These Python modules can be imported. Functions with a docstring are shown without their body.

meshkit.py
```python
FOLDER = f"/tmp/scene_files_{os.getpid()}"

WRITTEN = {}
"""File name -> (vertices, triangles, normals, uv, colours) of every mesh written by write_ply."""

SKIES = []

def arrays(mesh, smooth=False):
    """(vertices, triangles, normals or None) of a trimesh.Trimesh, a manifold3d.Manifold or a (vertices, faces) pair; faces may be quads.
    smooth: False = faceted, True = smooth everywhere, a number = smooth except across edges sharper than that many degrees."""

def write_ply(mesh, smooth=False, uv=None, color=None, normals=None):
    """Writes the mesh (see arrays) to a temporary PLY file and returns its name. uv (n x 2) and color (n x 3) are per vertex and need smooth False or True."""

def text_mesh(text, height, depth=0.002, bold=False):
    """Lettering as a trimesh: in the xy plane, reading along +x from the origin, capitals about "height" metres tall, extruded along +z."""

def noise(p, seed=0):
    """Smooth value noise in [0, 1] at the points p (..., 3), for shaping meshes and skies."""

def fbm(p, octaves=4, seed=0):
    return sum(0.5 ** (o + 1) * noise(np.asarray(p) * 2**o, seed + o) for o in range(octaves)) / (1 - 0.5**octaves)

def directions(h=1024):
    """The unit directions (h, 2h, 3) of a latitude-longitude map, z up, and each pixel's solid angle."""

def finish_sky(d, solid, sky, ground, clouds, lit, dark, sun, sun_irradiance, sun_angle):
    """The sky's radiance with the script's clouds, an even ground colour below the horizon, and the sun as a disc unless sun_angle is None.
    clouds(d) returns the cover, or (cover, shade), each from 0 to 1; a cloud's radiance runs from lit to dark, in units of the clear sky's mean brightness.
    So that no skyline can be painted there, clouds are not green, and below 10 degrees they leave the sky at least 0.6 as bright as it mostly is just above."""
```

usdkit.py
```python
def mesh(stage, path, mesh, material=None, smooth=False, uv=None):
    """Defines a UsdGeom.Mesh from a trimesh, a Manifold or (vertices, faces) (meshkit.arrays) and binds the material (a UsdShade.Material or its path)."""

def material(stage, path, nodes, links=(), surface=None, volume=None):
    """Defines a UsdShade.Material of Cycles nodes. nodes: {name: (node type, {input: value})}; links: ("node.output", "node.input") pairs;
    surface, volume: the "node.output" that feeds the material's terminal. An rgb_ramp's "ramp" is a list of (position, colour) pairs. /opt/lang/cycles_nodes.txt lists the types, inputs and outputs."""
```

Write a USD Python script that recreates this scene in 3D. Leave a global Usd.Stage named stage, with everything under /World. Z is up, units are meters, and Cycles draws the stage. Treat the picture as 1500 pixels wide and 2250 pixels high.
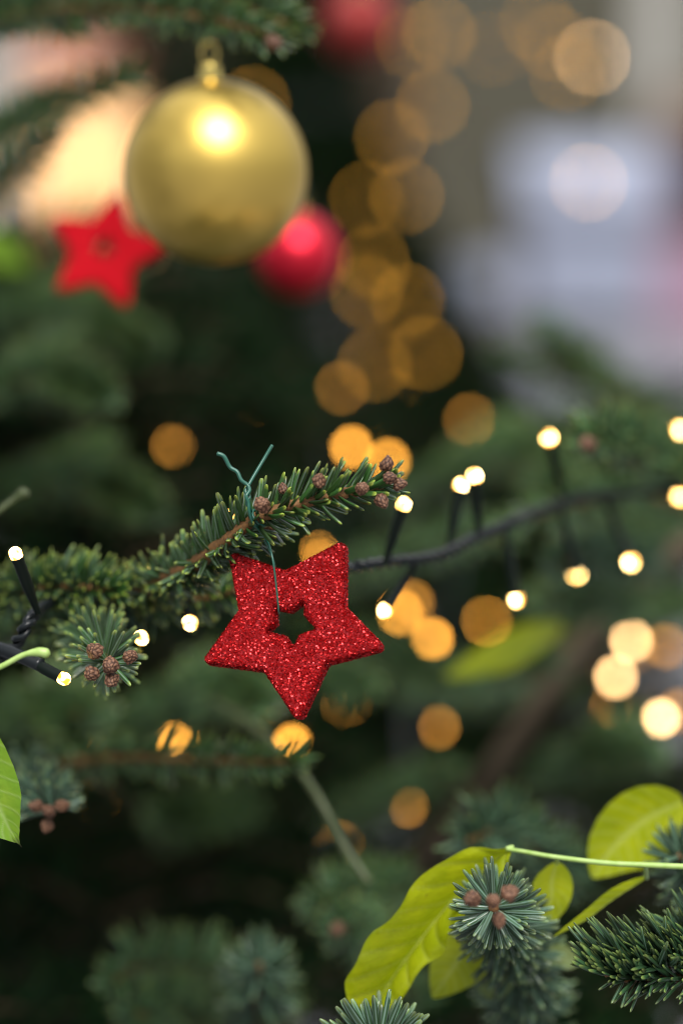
import math, numpy as np, trimesh, usdkit
from pxr import Usd, UsdGeom, UsdLux, UsdShade, Sdf, Gf, Vt
from shapely.geometry import Polygon

stage = Usd.Stage.CreateInMemory()
UsdGeom.SetStageUpAxis(stage, UsdGeom.Tokens.z)
UsdGeom.SetStageMetersPerUnit(stage, 1.0)
UsdGeom.Xform.Define(stage, '/World')
UsdGeom.Scope.Define(stage, '/World/Looks')

# ------------------------------------------------------------------ camera
PITCH, CAM, FOC, APW, FOCUS = math.radians(7.2), np.array([0, 0, 1.30]), 85.0, 24.0, 0.82
FWD = np.array([0, math.cos(PITCH), -math.sin(PITCH)])
UP = np.array([0, math.sin(PITCH), math.cos(PITCH)])
RIGHT = np.array([1.0, 0, 0])
cam = UsdGeom.Camera.Define(stage, '/World/camera')
m = Gf.Matrix4d(); m.SetIdentity()
for i, r in enumerate((RIGHT, UP, -FWD, CAM)):
    m.SetRow(i, Gf.Vec4d(*map(float, r), 1.0 if i == 3 else 0.0))
cam.AddTransformOp().Set(m)
cam.CreateFocalLengthAttr(FOC); cam.CreateHorizontalApertureAttr(APW); cam.CreateVerticalApertureAttr(APW * 1.5)
cam.CreateFStopAttr(FOC / 30.0); cam.CreateFocusDistanceAttr(FOCUS)
cam.CreateExposureAttr(1.75)
cam.CreateClippingRangeAttr(Gf.Vec2f(0.05, 2000))
PXF = 1500 * FOC / APW


def P(px, py, d):
    """a point of the place d metres in front of the lens, on the line of sight through a pixel of the 1500 x 2250 photograph"""
    return CAM + d * FWD + d * (px - 750) / PXF * RIGHT - d * (py - 1125) / PXF * UP


def PP(*rows):
    return np.array([P(*r) for r in rows])


# ------------------------------------------------------------------ sky and sun (overcast)
SUN_EL, SUN_AZ = math.radians(52), math.radians(172)      # azimuth from +y towards +x: behind the camera
sun_dir = np.array([math.sin(SUN_AZ) * math.cos(SUN_EL), math.cos(SUN_AZ) * math.cos(SUN_EL), math.sin(SUN_EL)])
usdkit.material(stage, '/World/Looks/sky', {
    'tc': ('texture_coordinate', {}),
    'sky': ('sky_texture', {'sky_type': 'single_scattering', 'sun_disc': False, 'sun_elevation': SUN_EL, 'sun_rotation': SUN_AZ}),
    'n': ('noise_texture', {'scale': 2.2, 'detail': 5.0, 'roughness': 0.55}),
    'cl': ('rgb_ramp', {'ramp': [(0.25, (7.5, 7.9, 8.6)), (0.75, (11.5, 11.8, 12.4))]}),
    'sx': ('separate_xyz', {}), 'gr': ('map_range', {'from_min': 0.0, 'from_max': 1.0, 'to_min': 0.3, 'to_max': 1.0, 'clamp': True}),   # an overcast sky is three times as bright overhead as at the horizon
    'mg': ('mix', {'mix_type': 'multiply', 'fac': 1.0}),
    'mx': ('mix', {'fac': 0.85}),
    'bg': ('background_shader', {'strength': 0.05})},
    [('tc.generated', 'n.vector'), ('tc.generated', 'sx.vector'), ('sx.z', 'gr.value'), ('mx.color', 'mg.color1'), ('gr.result', 'mg.color2'), ('mg.color', 'bg.color'), ('n.fac', 'cl.fac'), ('sky.color', 'mx.color1'), ('cl.color', 'mx.color2')], surface='bg.background')
dome = UsdLux.DomeLight.Define(stage, '/World/sky')
UsdShade.MaterialBindingAPI.Apply(dome.GetPrim()).Bind(UsdShade.Material.Get(stage, '/World/Looks/sky'))
dome.GetPrim().SetCustomDataByKey('kind', 'structure')
sun = UsdLux.DistantLight.Define(stage, '/World/sun')
sun.CreateIntensityAttr(0.4); sun.CreateAngleAttr(28.0); sun.CreateNormalizeAttr(True); sun.CreateColorAttr(Gf.Vec3f(1, 0.97, 0.93))
z = sun_dir; x = np.cross([0, 0, 1.0], z); x /= np.linalg.norm(x); y = np.cross(z, x)
m = Gf.Matrix4d(); m.SetIdentity()
for i, r in enumerate((x, y, z)):
    m.SetRow(i, Gf.Vec4d(*map(float, r), 0.0))
sun.AddTransformOp().Set(m)

# ------------------------------------------------------------------ helpers: prims
used, origin = {}, {'/World': np.zeros(3)}


def numbered(path):
    k = used.get(path, 0); used[path] = k + 1
    return path if k == 0 else f'{path}_{k:03d}'


def tag(prim, label=None, cat=None, group=None, kind=None):
    for k, v in (('label', label), ('category', cat), ('group', group), ('kind', kind)):
        if v:
            prim.SetCustomDataByKey(k, v)
    return prim


def thing(name, label, cat, at, group=None):
    path = numbered('/World/' + name)
    x = UsdGeom.Xform.Define(stage, path); x.AddTranslateOp().Set(Gf.Vec3d(*map(float, at)))
    origin[path] = np.array(at, float)
    return tag(x.GetPrim(), label, cat, group)


def org(path):
    while path not in origin:
        path = path.rsplit('/', 1)[0]
    return origin[path]


def obj(parent, name, vf, mat, smooth=True, attr=None, label=None, cat=None, group=None, kind=None):
    """one Mesh prim below parent (a prim or a path), its vertices given in world metres"""
    pp = parent if isinstance(parent, str) else str(parent.GetPath())
    path = numbered(f'{pp}/{name}')
    if hasattr(vf, 'vertices'):
        vf = (np.array(vf.vertices), np.array(vf.faces))
    v = np.asarray(vf[0], float) - org(pp)
    mm = usdkit.mesh(stage, path, (v, vf[1]), f'/World/Looks/{mat}', smooth=smooth)
    if attr is not None:
        UsdGeom.PrimvarsAPI(mm).CreatePrimvar('shade', Sdf.ValueTypeNames.Color3fArray, 'vertex').Set(Vt.Vec3fArray.FromNumpy(np.asarray(attr, np.float32)))
    return tag(mm.GetPrim(), label, cat, group, kind)


# ------------------------------------------------------------------ helpers: shapes
def unit(v):
    v = np.asarray(v, float)
    return v / np.maximum(np.linalg.norm(v, axis=-1, keepdims=True), 1e-12)


def spline(pts, n=40):
    pts = np.asarray(pts, float)
    if len(pts) == 2:
        return pts[0] + (pts[1] - pts[0]) * np.linspace(0, 1, n)[:, None]
    q = np.vstack([2 * pts[0] - pts[1], pts, 2 * pts[-1] - pts[-2]])
    out = []
    for u in np.linspace(0, len(pts) - 1 - 1e-9, n):
        i = int(u); t = u - i
        a, b, c, d = q[i:i + 4]
        out.append(.5 * (2 * b + (c - a) * t + (2 * a - 5 * b + 4 * c - d) * t ** 2 + (3 * b - a - 3 * c + d) * t ** 3))
    return np.array(out)


def frames(p):
    t = unit(np.gradient(p, axis=0))
    ref = np.array([0, 0, 1.0]) if abs(t[0][2]) < .9 else np.array([1.0, 0, 0])
    n = [unit(np.cross(np.cross(t[0], ref), t[0]))]
    for i in range(1, len(p)):
        n.append(unit(n[-1] - np.dot(n[-1], t[i]) * t[i]))
    n = np.array(n)
    return t, n, np.cross(t, n)


def tube(p, r, k=8):
    p = np.asarray(p, float); r = np.broadcast_to(r, len(p)).astype(float)
    t, a, b = frames(p)
    th = np.arange(k) * 2 * np.pi / k
    ring = p[:, None] + r[:, None, None] * (np.cos(th)[None, :, None] * a[:, None] + np.sin(th)[None, :, None] * b[:, None])
    v = np.vstack([ring.reshape(-1, 3), p[0] - t[0] * r[0] * .3, p[-1] + t[-1] * r[-1] * .6])
    f, n = [], len(p)
    i, j = np.meshgrid(np.arange(n - 1), np.arange(k), indexing='ij')
    q = np.stack([i * k + j, i * k + (j + 1) % k, (i + 1) * k + (j + 1) % k, (i + 1) * k + j], -1).reshape(-1, 4)
    f = np.vstack([q[:, [0, 1, 2]], q[:, [0, 2, 3]]])
    j = np.arange(k)
    c0 = np.stack([np.full(k, n * k), (j + 1) % k, j], -1)
    c1 = np.stack([np.full(k, n * k + 1), (n - 1) * k + j, (n - 1) * k + (j + 1) % k], -1)
    return v, np.vstack([f, c0, c1])


def lathe(prof, at, axis, k=24):
    """a profile of (radius, height) pairs turned round axis"""
    axis = unit(axis); ref = np.array([1.0, 0, 0]) if abs(axis[0]) < .8 else np.array([0, 1.0, 0])
    a = unit(np.cross(axis, ref)); b = np.cross(axis, a)
    prof = np.array(prof, float); th = np.arange(k) * 2 * np.pi / k
    v = at + prof[:, 1][:, None, None] * axis + prof[:, 0][:, None, None] * (np.cos(th)[None, :, None] * a + np.sin(th)[None, :, None] * b)
    n = len(prof)
    i, j = np.meshgrid(np.arange(n - 1), np.arange(k), indexing='ij')
    q = np.stack([i * k + j, i * k + (j + 1) % k, (i + 1) * k + (j + 1) % k, (i + 1) * k + j], -1).reshape(-1, 4)
    return v.reshape(-1, 3), np.vstack([q[:, [0, 1, 2]], q[:, [0, 2, 3]]])


def cat(parts):
    vs, fs, n = [], [], 0
    for v, f in parts:
        vs.append(v); fs.append(np.asarray(f) + n); n += len(v)
    return np.vstack(vs), np.vstack(fs)


def box(x0, x1, y0, y1, z0, z1):
    b = trimesh.creation.box([x1 - x0, y1 - y0, z1 - z0]); b.apply_translation([(x0 + x1) / 2, (y0 + y1) / 2, (z0 + z1) / 2])
    return np.array(b.vertices), np.array(b.faces)


# ------------------------------------------------------------------ materials
def plain(name, color, rough=.5, **kw):
    usdkit.material(stage, f'/World/Looks/{name}', {'p': ('principled_bsdf', {'base_color': color, 'roughness': rough, **kw})}, surface='p.BSDF')


def grained(name, c1, c2, scale, rough=.6, bump=0.0, bscale=None, detail=4.0, **kw):
    usdkit.material(stage, f'/World/Looks/{name}', {
        'g': ('geometry', {}), 'n': ('noise_texture', {'scale': scale, 'detail': detail, 'roughness': .6}),
        'r': ('rgb_ramp', {'ramp': [(.3, c1), (.7, c2)]}),
        'n2': ('noise_texture', {'scale': bscale or scale * 2, 'detail': 3.0}),
        'b': ('bump', {'strength': bump, 'distance': .5 / (bscale or scale * 2)}),
        'p': ('principled_bsdf', {'roughness': rough, **kw})},
        [('g.position', 'n.vector'), ('g.position', 'n2.vector'), ('n.fac', 'r.fac'), ('r.color', 'p.base_color'), ('n2.fac', 'b.height'), ('b.normal', 'p.normal')], surface='p.BSDF')


def needle_material(name, dark, tip, pale, base=(.05, .055, .015), rough=.27, spec=.5, thin=True):
    usdkit.material(stage, f'/World/Looks/{name}', {
        'a': ('attribute', {'attribute': 'shade'}), 's': ('separate_color', {}),
        'al': ('rgb_ramp', {'ramp': [(0, base), (.14, dark), (.86, dark), (.975, tip), (1, tip)]}),
        'un': ('map_range', {'range_type': 'smoothstep', 'from_min': .05, 'from_max': .3, 'to_min': .75, 'to_max': 0.0, 'clamp': True}),
        'mu': ('mix', {'color2': pale}),
        'v': ('map_range', {'from_min': 0.0, 'from_max': 1.0, 'to_min': .55, 'to_max': 1.5}),
        'h': ('map_range', {'from_min': 0.0, 'from_max': 1.0, 'to_min': .485, 'to_max': .51}),
        'hs': ('hsv', {}),
        'p': ('principled_bsdf', {'roughness': rough, 'specular_ior_level': spec}),
        'tr': ('translucent_bsdf', {}), 'mc': ('mix_closure', {'fac': .12})},
        [('a.color', 's.color'), ('s.r', 'al.fac'), ('s.g', 'un.value'), ('al.color', 'mu.color1'), ('un.result', 'mu.fac'), ('mu.color', 'hs.color'),
         ('s.b', 'v.value'), ('v.result', 'hs.value'), ('s.b', 'h.value'), ('h.result', 'hs.hue'),
         ('hs.color', 'p.base_color'), ('hs.color', 'tr.color'), ('p.BSDF', 'mc.closure1'), ('tr.BSDF', 'mc.closure2')], surface='mc.closure' if thin else 'p.BSDF')


needle_material('fir_needle', (.030, .078, .016), (.20, .26, .03), (.13, .18, .14))
needle_material('fir_needle_blue', (.028, .066, .026), (.12, .17, .04), (.13, .20, .16))
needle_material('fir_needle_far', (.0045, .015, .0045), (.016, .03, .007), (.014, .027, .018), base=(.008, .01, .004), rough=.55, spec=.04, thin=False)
needle_material('fir_needle_mid', (.033, .082, .020), (.17, .22, .04), (.14, .20, .15), rough=.30, thin=False)
grained('twig_bark', (.07, .03, .009), (.22, .10, .025), 900, .7, .5)
grained('limb_bark', (.06, .045, .03), (.14, .11, .075), 160, .9, .8, specular_ior_level=.1)
grained('old_bark', (.022, .015, .010), (.07, .048, .03), 90, .9, .8, specular_ior_level=.05)
usdkit.material(stage, '/World/Looks/bud_scale', {
    'a': ('attribute', {'attribute': 'shade'}), 's': ('separate_color', {}),
    'r': ('rgb_ramp', {'ramp': [(0, (.010, .003, .002)), (.5, (.075, .034, .019)), (1, (.21, .108, .062))]}),
    'g': ('geometry', {}), 'n': ('noise_texture', {'scale': 2200, 'detail': 3.0}), 'b': ('bump', {'strength': .5, 'distance': .0004}),
    'p': ('principled_bsdf', {'roughness': .55, 'specular_ior_level': .25})},
    [('a.color', 's.color'), ('s.r', 'r.fac'), ('r.color', 'p.base_color'), ('g.position', 'n.vector'), ('n.fac', 'b.height'), ('b.normal', 'p.normal')], surface='p.BSDF')
plain('green_wire', (.010, .075, .048), .35)
plain('cable_plastic', (.006, .008, .009), .30, specular_ior_level=.3)
plain('socket_plastic', (.003, .006, .004), .45, specular_ior_level=.12)
usdkit.material(stage, '/World/Looks/lit_bulb', {'e': ('emission', {'color': (1, .42, .05), 'strength': 5.5})}, surface='e.emission')
usdkit.material(stage, '/World/Looks/lit_bulb_peach', {'e': ('emission', {'color': (1, .58, .24), 'strength': 8.0})}, surface='e.emission')
usdkit.material(stage, '/World/Looks/lit_bulb_dim', {'e': ('emission', {'color': (1, .42, .06), 'strength': 2.0})}, surface='e.emission')
usdkit.material(stage, '/World/Looks/lit_bulb_far', {'e': ('emission', {'color': (1, .46, .05), 'strength': 2.1})}, surface='e.emission')
usdkit.material(stage, '/World/Looks/lit_bulb_near', {'g': ('geometry', {}), 'n': ('noise_texture', {'scale': 420, 'detail': 1.0}), 'r': ('rgb_ramp', {'ramp': [(.36, (.55, .20, .02)), (.52, (1, .55, .13)), (.68, (1, .72, .30))]}), 'm': ('map_range', {'from_min': .36, 'from_max': .66, 'to_min': 1.4, 'to_max': 11.0, 'clamp': True}), 'e': ('emission', {})},
    [('g.position', 'n.vector'), ('n.fac', 'r.fac'), ('n.fac', 'm.value'), ('m.result', 'e.strength'), ('r.color', 'e.color')], surface='e.emission')
plain('gold_satin', (.64, .44, .10), .36, metallic=1.0)
plain('gold_shiny', (.72, .55, .16), .18, metallic=1.0)
plain('red_satin', (.55, .012, .03), .34, metallic=.75)
plain('red_matte', (.48, .003, .010), .6, specular_ior_level=.06)
plain('red_dull', (.22, .014, .010), .5, metallic=.4)
plain('star_red', (.24, .004, .007), .5, specular_ior_level=.2)
usdkit.material(stage, '/World/Looks/glitter', {
    'g': ('geometry', {}),
    'r': ('rgb_ramp', {'ramp': [(0, (.40, .006, .007)), (.40, (.62, .03, .026)), (.56, (.95, .36, .23)), (1, (1, .74, .56))]}),
    'p': ('principled_bsdf', {'roughness': .22, 'metallic': .65})},
    [('g.random_per_island', 'r.fac'), ('r.color', 'p.base_color')], surface='p.BSDF')


def leaf_material(name, c1, c2, vein):
    usdkit.material(stage, f'/World/Looks/{name}', {
        'a': ('attribute', {'attribute': 'shade'}), 's': ('separate_color', {}),
        'g': ('geometry', {}), 'n': ('noise_texture', {'scale': 90, 'detail': 4.0}),
        'r': ('rgb_ramp', {'ramp': [(.3, c1), (.7, c2)]}), 'mv': ('mix', {'color2': vein}),
        'mt': ('mix', {'color2': (.03, .015, .006)}), 'n3': ('noise_texture', {'scale': 260, 'detail': 2.0}), 'sp': ('map_range', {'from_min': .70, 'from_max': .76, 'to_min': 0.0, 'to_max': .5, 'clamp': True}), 'ms': ('mix', {'color2': (.12, .07, .01)}),
        'p': ('principled_bsdf', {'roughness': .42}), 'b': ('bump', {'strength': .35, 'distance': .0012}),
        'n2': ('voronoi_texture', {'scale': 340, 'feature': 'distance_to_edge'}), 'ad': ('math', {'math_type': 'multiply_add', 'value2': .6}),
        'tr': ('translucent_bsdf', {}), 'mc': ('mix_closure', {'fac': .48})},
        [('a.color', 's.color'), ('g.position', 'n.vector'), ('n.fac', 'r.fac'), ('r.color', 'mv.color1'), ('s.r', 'mv.fac'), ('mv.color', 'ms.color1'), ('g.position', 'n3.vector'), ('n3.fac', 'sp.value'), ('sp.result', 'ms.fac'), ('ms.color', 'mt.color1'), ('s.g', 'mt.fac'),
         ('g.position', 'n2.vector'), ('n2.distance', 'ad.value1'), ('s.b', 'ad.value3'), ('ad.value', 'b.height'), ('b.normal', 'p.normal'), ('mt.color', 'p.base_color'), ('mt.color', 'tr.color'),
         ('p.BSDF', 'mc.closure1'), ('tr.BSDF', 'mc.closure2')], surface='mc.closure')


leaf_material('lime_leaf', (.29, .36, .003), (.43, .48, .006), (.48, .55, .10))
leaf_material('green_leaf', (.14, .31, .015), (.24, .38, .025), (.32, .45, .12))
leaf_material('pale_leaf', (.16, .24, .06), (.24, .30, .10), (.3, .36, .16))
grained('vine_stem', (.23, .36, .07), (.33, .45, .14), 300, .45)
grained('olive_stem', (.035, .05, .012), (.055, .068, .02), 300, .5)
usdkit.material(stage, '/World/Looks/paving', {
    'g': ('geometry', {}), 'b': ('brick_texture', {'scale': 1.0, 'brick_width': .8, 'row_height': .4, 'mortar_size': .008, 'color1': (.165, .165, .187), 'color2': (.21, .21, .235), 'mortar': (.08, .08, .08)}),
    'n': ('noise_texture', {'scale': .8, 'detail': 5.0}), 'rr': ('map_range', {'from_min': .35, 'from_max': .65, 'to_min': .22, 'to_max': .5, 'clamp': True}),
    'p': ('principled_bsdf', {})},
    [('g.position', 'b.vector'), ('g.position', 'n.vector'), ('n.fac', 'rr.value'), ('rr.result', 'p.roughness'), ('b.color', 'p.base_color')], surface='p.BSDF')
grained('facade_render', (.044, .041, .025), (.064, .058, .036), 1.2, .9)
grained('pale_stone', (.26, .25, .22), (.32, .31, .28), 2.0, .85)
grained('slate_roof', (.05, .05, .055), (.09, .09, .095), 6.0, .7)
plain('window_glass', (.02, .025, .03), .08)
plain('window_frame', (.35, .33, .30), .5)
usdkit.material(stage, '/World/Looks/lit_window', {'e': ('emission', {'color': (1, .56, .24), 'strength': 0.55})}, surface='e.emission')
usdkit.material(stage, '/World/Looks/lit_window_peach', {'e': ('emission', {'color': (1, .42, .26), 'strength': 0.26}), }, surface='e.emission')
plain('white_canvas', (.22, .24, .31), .8)
plain('pink_cloth', (.24, .145, .20), .85)
plain('dark_red_paint', (.12, .012, .018), .5)
grained('stall_wood', (.08, .05, .035), (.15, .10, .07), 14.0, .7)

# ------------------------------------------------------------------ the setting behind the tree
g = 60.0
obj('/World', 'paved_ground', (np.array([[-g, -g, 0], [g, -g, 0], [g, g, 0], [-g, g, 0]]), np.array([[0, 1, 2], [0, 2, 3]])), 'paving', smooth=False, kind='structure')


def building():
    y0 = 30.0
    t = thing('stone_building', 'brown stone building with lit shop windows far across the square', 'building', (0, y0, 0))
    X0, X1, H = -14.0, 14.0, 9.0
    wins = []                                                      # x0, x1, z0, z1, kind
    for i in range(9):
        xc = -12.4 + i * 3.1
        wins.append((xc - .55, xc + .55, 4.4, 6.4, 'window'))
    for xc in (-9.6, -6.4, -3.1, 7.3, 10.2):
        wins.append((xc - .8, xc + .8, .6, 3.55, 'shop'))
    wins.append((-.5, .6, 0, 2.4, 'door'))
    xs = sorted({X0, X1, *[w[0] for w in wins], *[w[1] for w in wins]}); zs = sorted({0, H, *[w[2] for w in wins], *[w[3] for w in wins]})
    bits = []
    for a, b in zip(xs, xs[1:]):
        for c, d in zip(zs, zs[1:]):
            if not any(w[0] <= a and b <= w[1] and w[2] <= c and d <= w[3] for w in wins):
                bits.append(box(a, b, y0, y0 + .4, c, d))
    obj(t, 'wall', cat(bits), 'facade_render', smooth=False)
    r = obj(t, 'roof', (np.array([[X0 - .3, y0 - .4, H], [X1 + .3, y0 - .4, H], [X1 + .3, y0 + 5, H + 3.5], [X0 - .3, y0 + 5, H + 3.5], [X0 - .3, y0 - .4, H - .15], [X1 + .3, y0 - .4, H - .15], [X1 + .3, y0 + 5, H + 3.3], [X0 - .3, y0 + 5, H + 3.3]]),
                          np.array([[0, 1, 2], [0, 2, 3], [4, 6, 5], [4, 7, 6], [0, 4, 5], [0, 5, 1], [1, 5, 6], [1, 6, 2], [3, 2, 6], [3, 6, 7], [0, 3, 7], [0, 7, 4]])), 'slate_roof', smooth=False)
    for xa in (-4.28, 3.85, 5.7):
        obj(t, 'pilaster', box(xa - .28, xa + .28, y0 - .14, y0 - .002, 0, H - .16), 'pale_stone', smooth=False)
    for a, b, c, d, k in wins:
        fr = obj(t, 'door' if k == 'door' else 'window', cat([box(a, a + .09, y0 + .06, y0 + .2, c, d), box(b - .09, b, y0 + .06, y0 + .2, c, d), box(a + .09, b - .09, y0 + .06, y0 + .2, d - .09, d),
                 box(a + .09, b - .09, y0 + .06, y0 + .2, c, c + .09), box((a + b) / 2 - .03, (a + b) / 2 + .03, y0 + .07, y0 + .19, c + .09, d - .09)]), 'stall_wood' if k == 'door' else 'window_frame', smooth=False)
        if k == 'shop':
            obj(fr, 'transom', box(a + .09, b - .09, y0 + .065, y0 + .195, 2.66, 2.78), 'window_frame', smooth=False)
            obj(fr, 'pane', box(a + .085, b - .085, y0 + .1, y0 + .12, 2.77, d - .085), 'lit_window_peach' if a < -3 else 'window_glass', smooth=False)
            d = 2.755
        obj(fr, 'pane', box(a + .085, b - .085, y0 + .1, y0 + .12, c + .085, d - .085), 'lit_window' if k == 'shop' and a < -3 else 'window_glass', smooth=False)


building()


def market_stall():
    c = np.array([2.62, 26.0, 0])
    t = thing('market_stall', 'white canvas market stall with pink cloth on the counter, blurred far right', 'market stall', c)
    X = lambda x0, x1, y0, y1, z0, z1: box(c[0] + x0, c[0] + x1, c[1] + y0, c[1] + y1, z0, z1)
    pts = np.array([[-.75, -1, 1.42], [.75, -1, 1.42], [.75, 1, 1.42], [-.75, 1, 1.42], [-.75, 0, 1.95], [.75, 0, 1.95]])
    top = np.vstack([pts, pts - [0, 0, .03]]) + c * [1, 1, 0]
    f = [[0, 1, 5], [0, 5, 4], [2, 3, 4], [2, 4, 5], [0, 4, 3], [1, 2, 5]]
    obj(t, 'canopy', (top, np.array(f + [[a + 6, cc + 6, b + 6] for a, b, cc in f])), 'white_canvas', smooth=False)
    obj(t, 'valance', X(-.74, .74, -1.0, -.985, 1.15, 1.41), 'white_canvas', smooth=False)
    for sx in (-.72, .68):
        for sy in (-.95, .91):
            obj(t, 'post', X(sx, sx + .04, sy, sy + .04, 0, 1.42), 'stall_wood', smooth=False)
    obj(t, 'back_sheet', X(-.67, .67, .88, .9, .1, 1.41), 'white_canvas', smooth=False)
    obj(t, 'counter', X(-.75, 1.45, -1.25, -1.02, .92, .97), 'stall_wood', smooth=False)
    obj(t, 'counter_cloth', X(-.75, .55, -1.29, -1.255, .30, .98), 'white_canvas', smooth=False)
    obj(t, 'counter_cloth', X(.56, 1.45, -1.29, -1.255, .05, .98), 'pink_cloth', smooth=False)
    k = np.array([1.05, 24.0, 0])
    t3 = thing('market_table', 'low table under a pale blue cloth left of the market stall', 'table', k)
    Y = lambda x0, x1, y0, y1, z0, z1: box(k[0] + x0, k[0] + x1, k[1] + y0, k[1] + y1, z0, z1)
    obj(t3, 'tabletop', Y(-.4, .55, -.35, .35, .72, .75), 'stall_wood', smooth=False)
    obj(t3, 'cloth', cat([Y(-.42, .57, -.37, .37, .752, .757), Y(-.42, .57, -.38, -.372, .38, .75)]), 'white_canvas', smooth=False)
    for sx in (-.38, .48):
        for sy in (-.33, .28):
            obj(t3, 'leg', Y(sx, sx + .05, sy, sy + .05, 0, .72), 'stall_wood', smooth=False)
    h = np.array([4.75, 28.5, 0])
    t2 = thing('market_hut', 'dark red wooden market hut at the right edge beyond the stall', 'hut', h)
    b = lambda x0, x1, y0, y1, z0, z1: box(h[0] + x0, h[0] + x1, h[1] + y0, h[1] + y1, z0, z1)
    obj(t2, 'wall', cat([b(-1.0, 1.0, -.8, -.72, 0, 1.0), b(-1.0, -.9, -.72, .8, 0, 2.1), b(.9, 1.0, -.72, .8, 0, 2.1), b(-.9, .9, .7, .8, 0, 2.1)]), 'dark_red_paint', smooth=False)
    rf = np.array([[-1.1, -1.1, 2.1], [1.1, -1.1, 2.1], [1.1, 1.0, 2.1], [-1.1, 1.0, 2.1], [-1.1, 0, 2.6], [1.1, 0, 2.6]]) + h
    obj(t2, 'roof', (rf, np.array([[0, 1, 5], [0, 5, 4], [2, 3, 4], [2, 4, 5], [0, 4, 3], [1, 2, 5], [0, 2, 1], [0, 3, 2]])), 'stall_wood', smooth=False)
    obj(t2, 'counter', b(-1.05, 1.05, -.98, -.802, .95, 1.02), 'stall_wood', smooth=False)


market_stall()

# ------------------------------------------------------------------ fir branches
RING8 = np.array([(-.5, 0, .6), (-.28, .26, .9), (0, .14, 1), (.28, .26, .9), (.5, 0, .6), (.28, -.2, 0), (0, -.28, .45), (-.28, -.2, 0)])
RING4 = np.array([(-.5, 0, .5), (0, .2, 1), (.5, 0, .5), (0, -.2, .1)])
RING2 = np.array([(-.5, 0, .6), (.5, 0, .7)])


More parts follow.
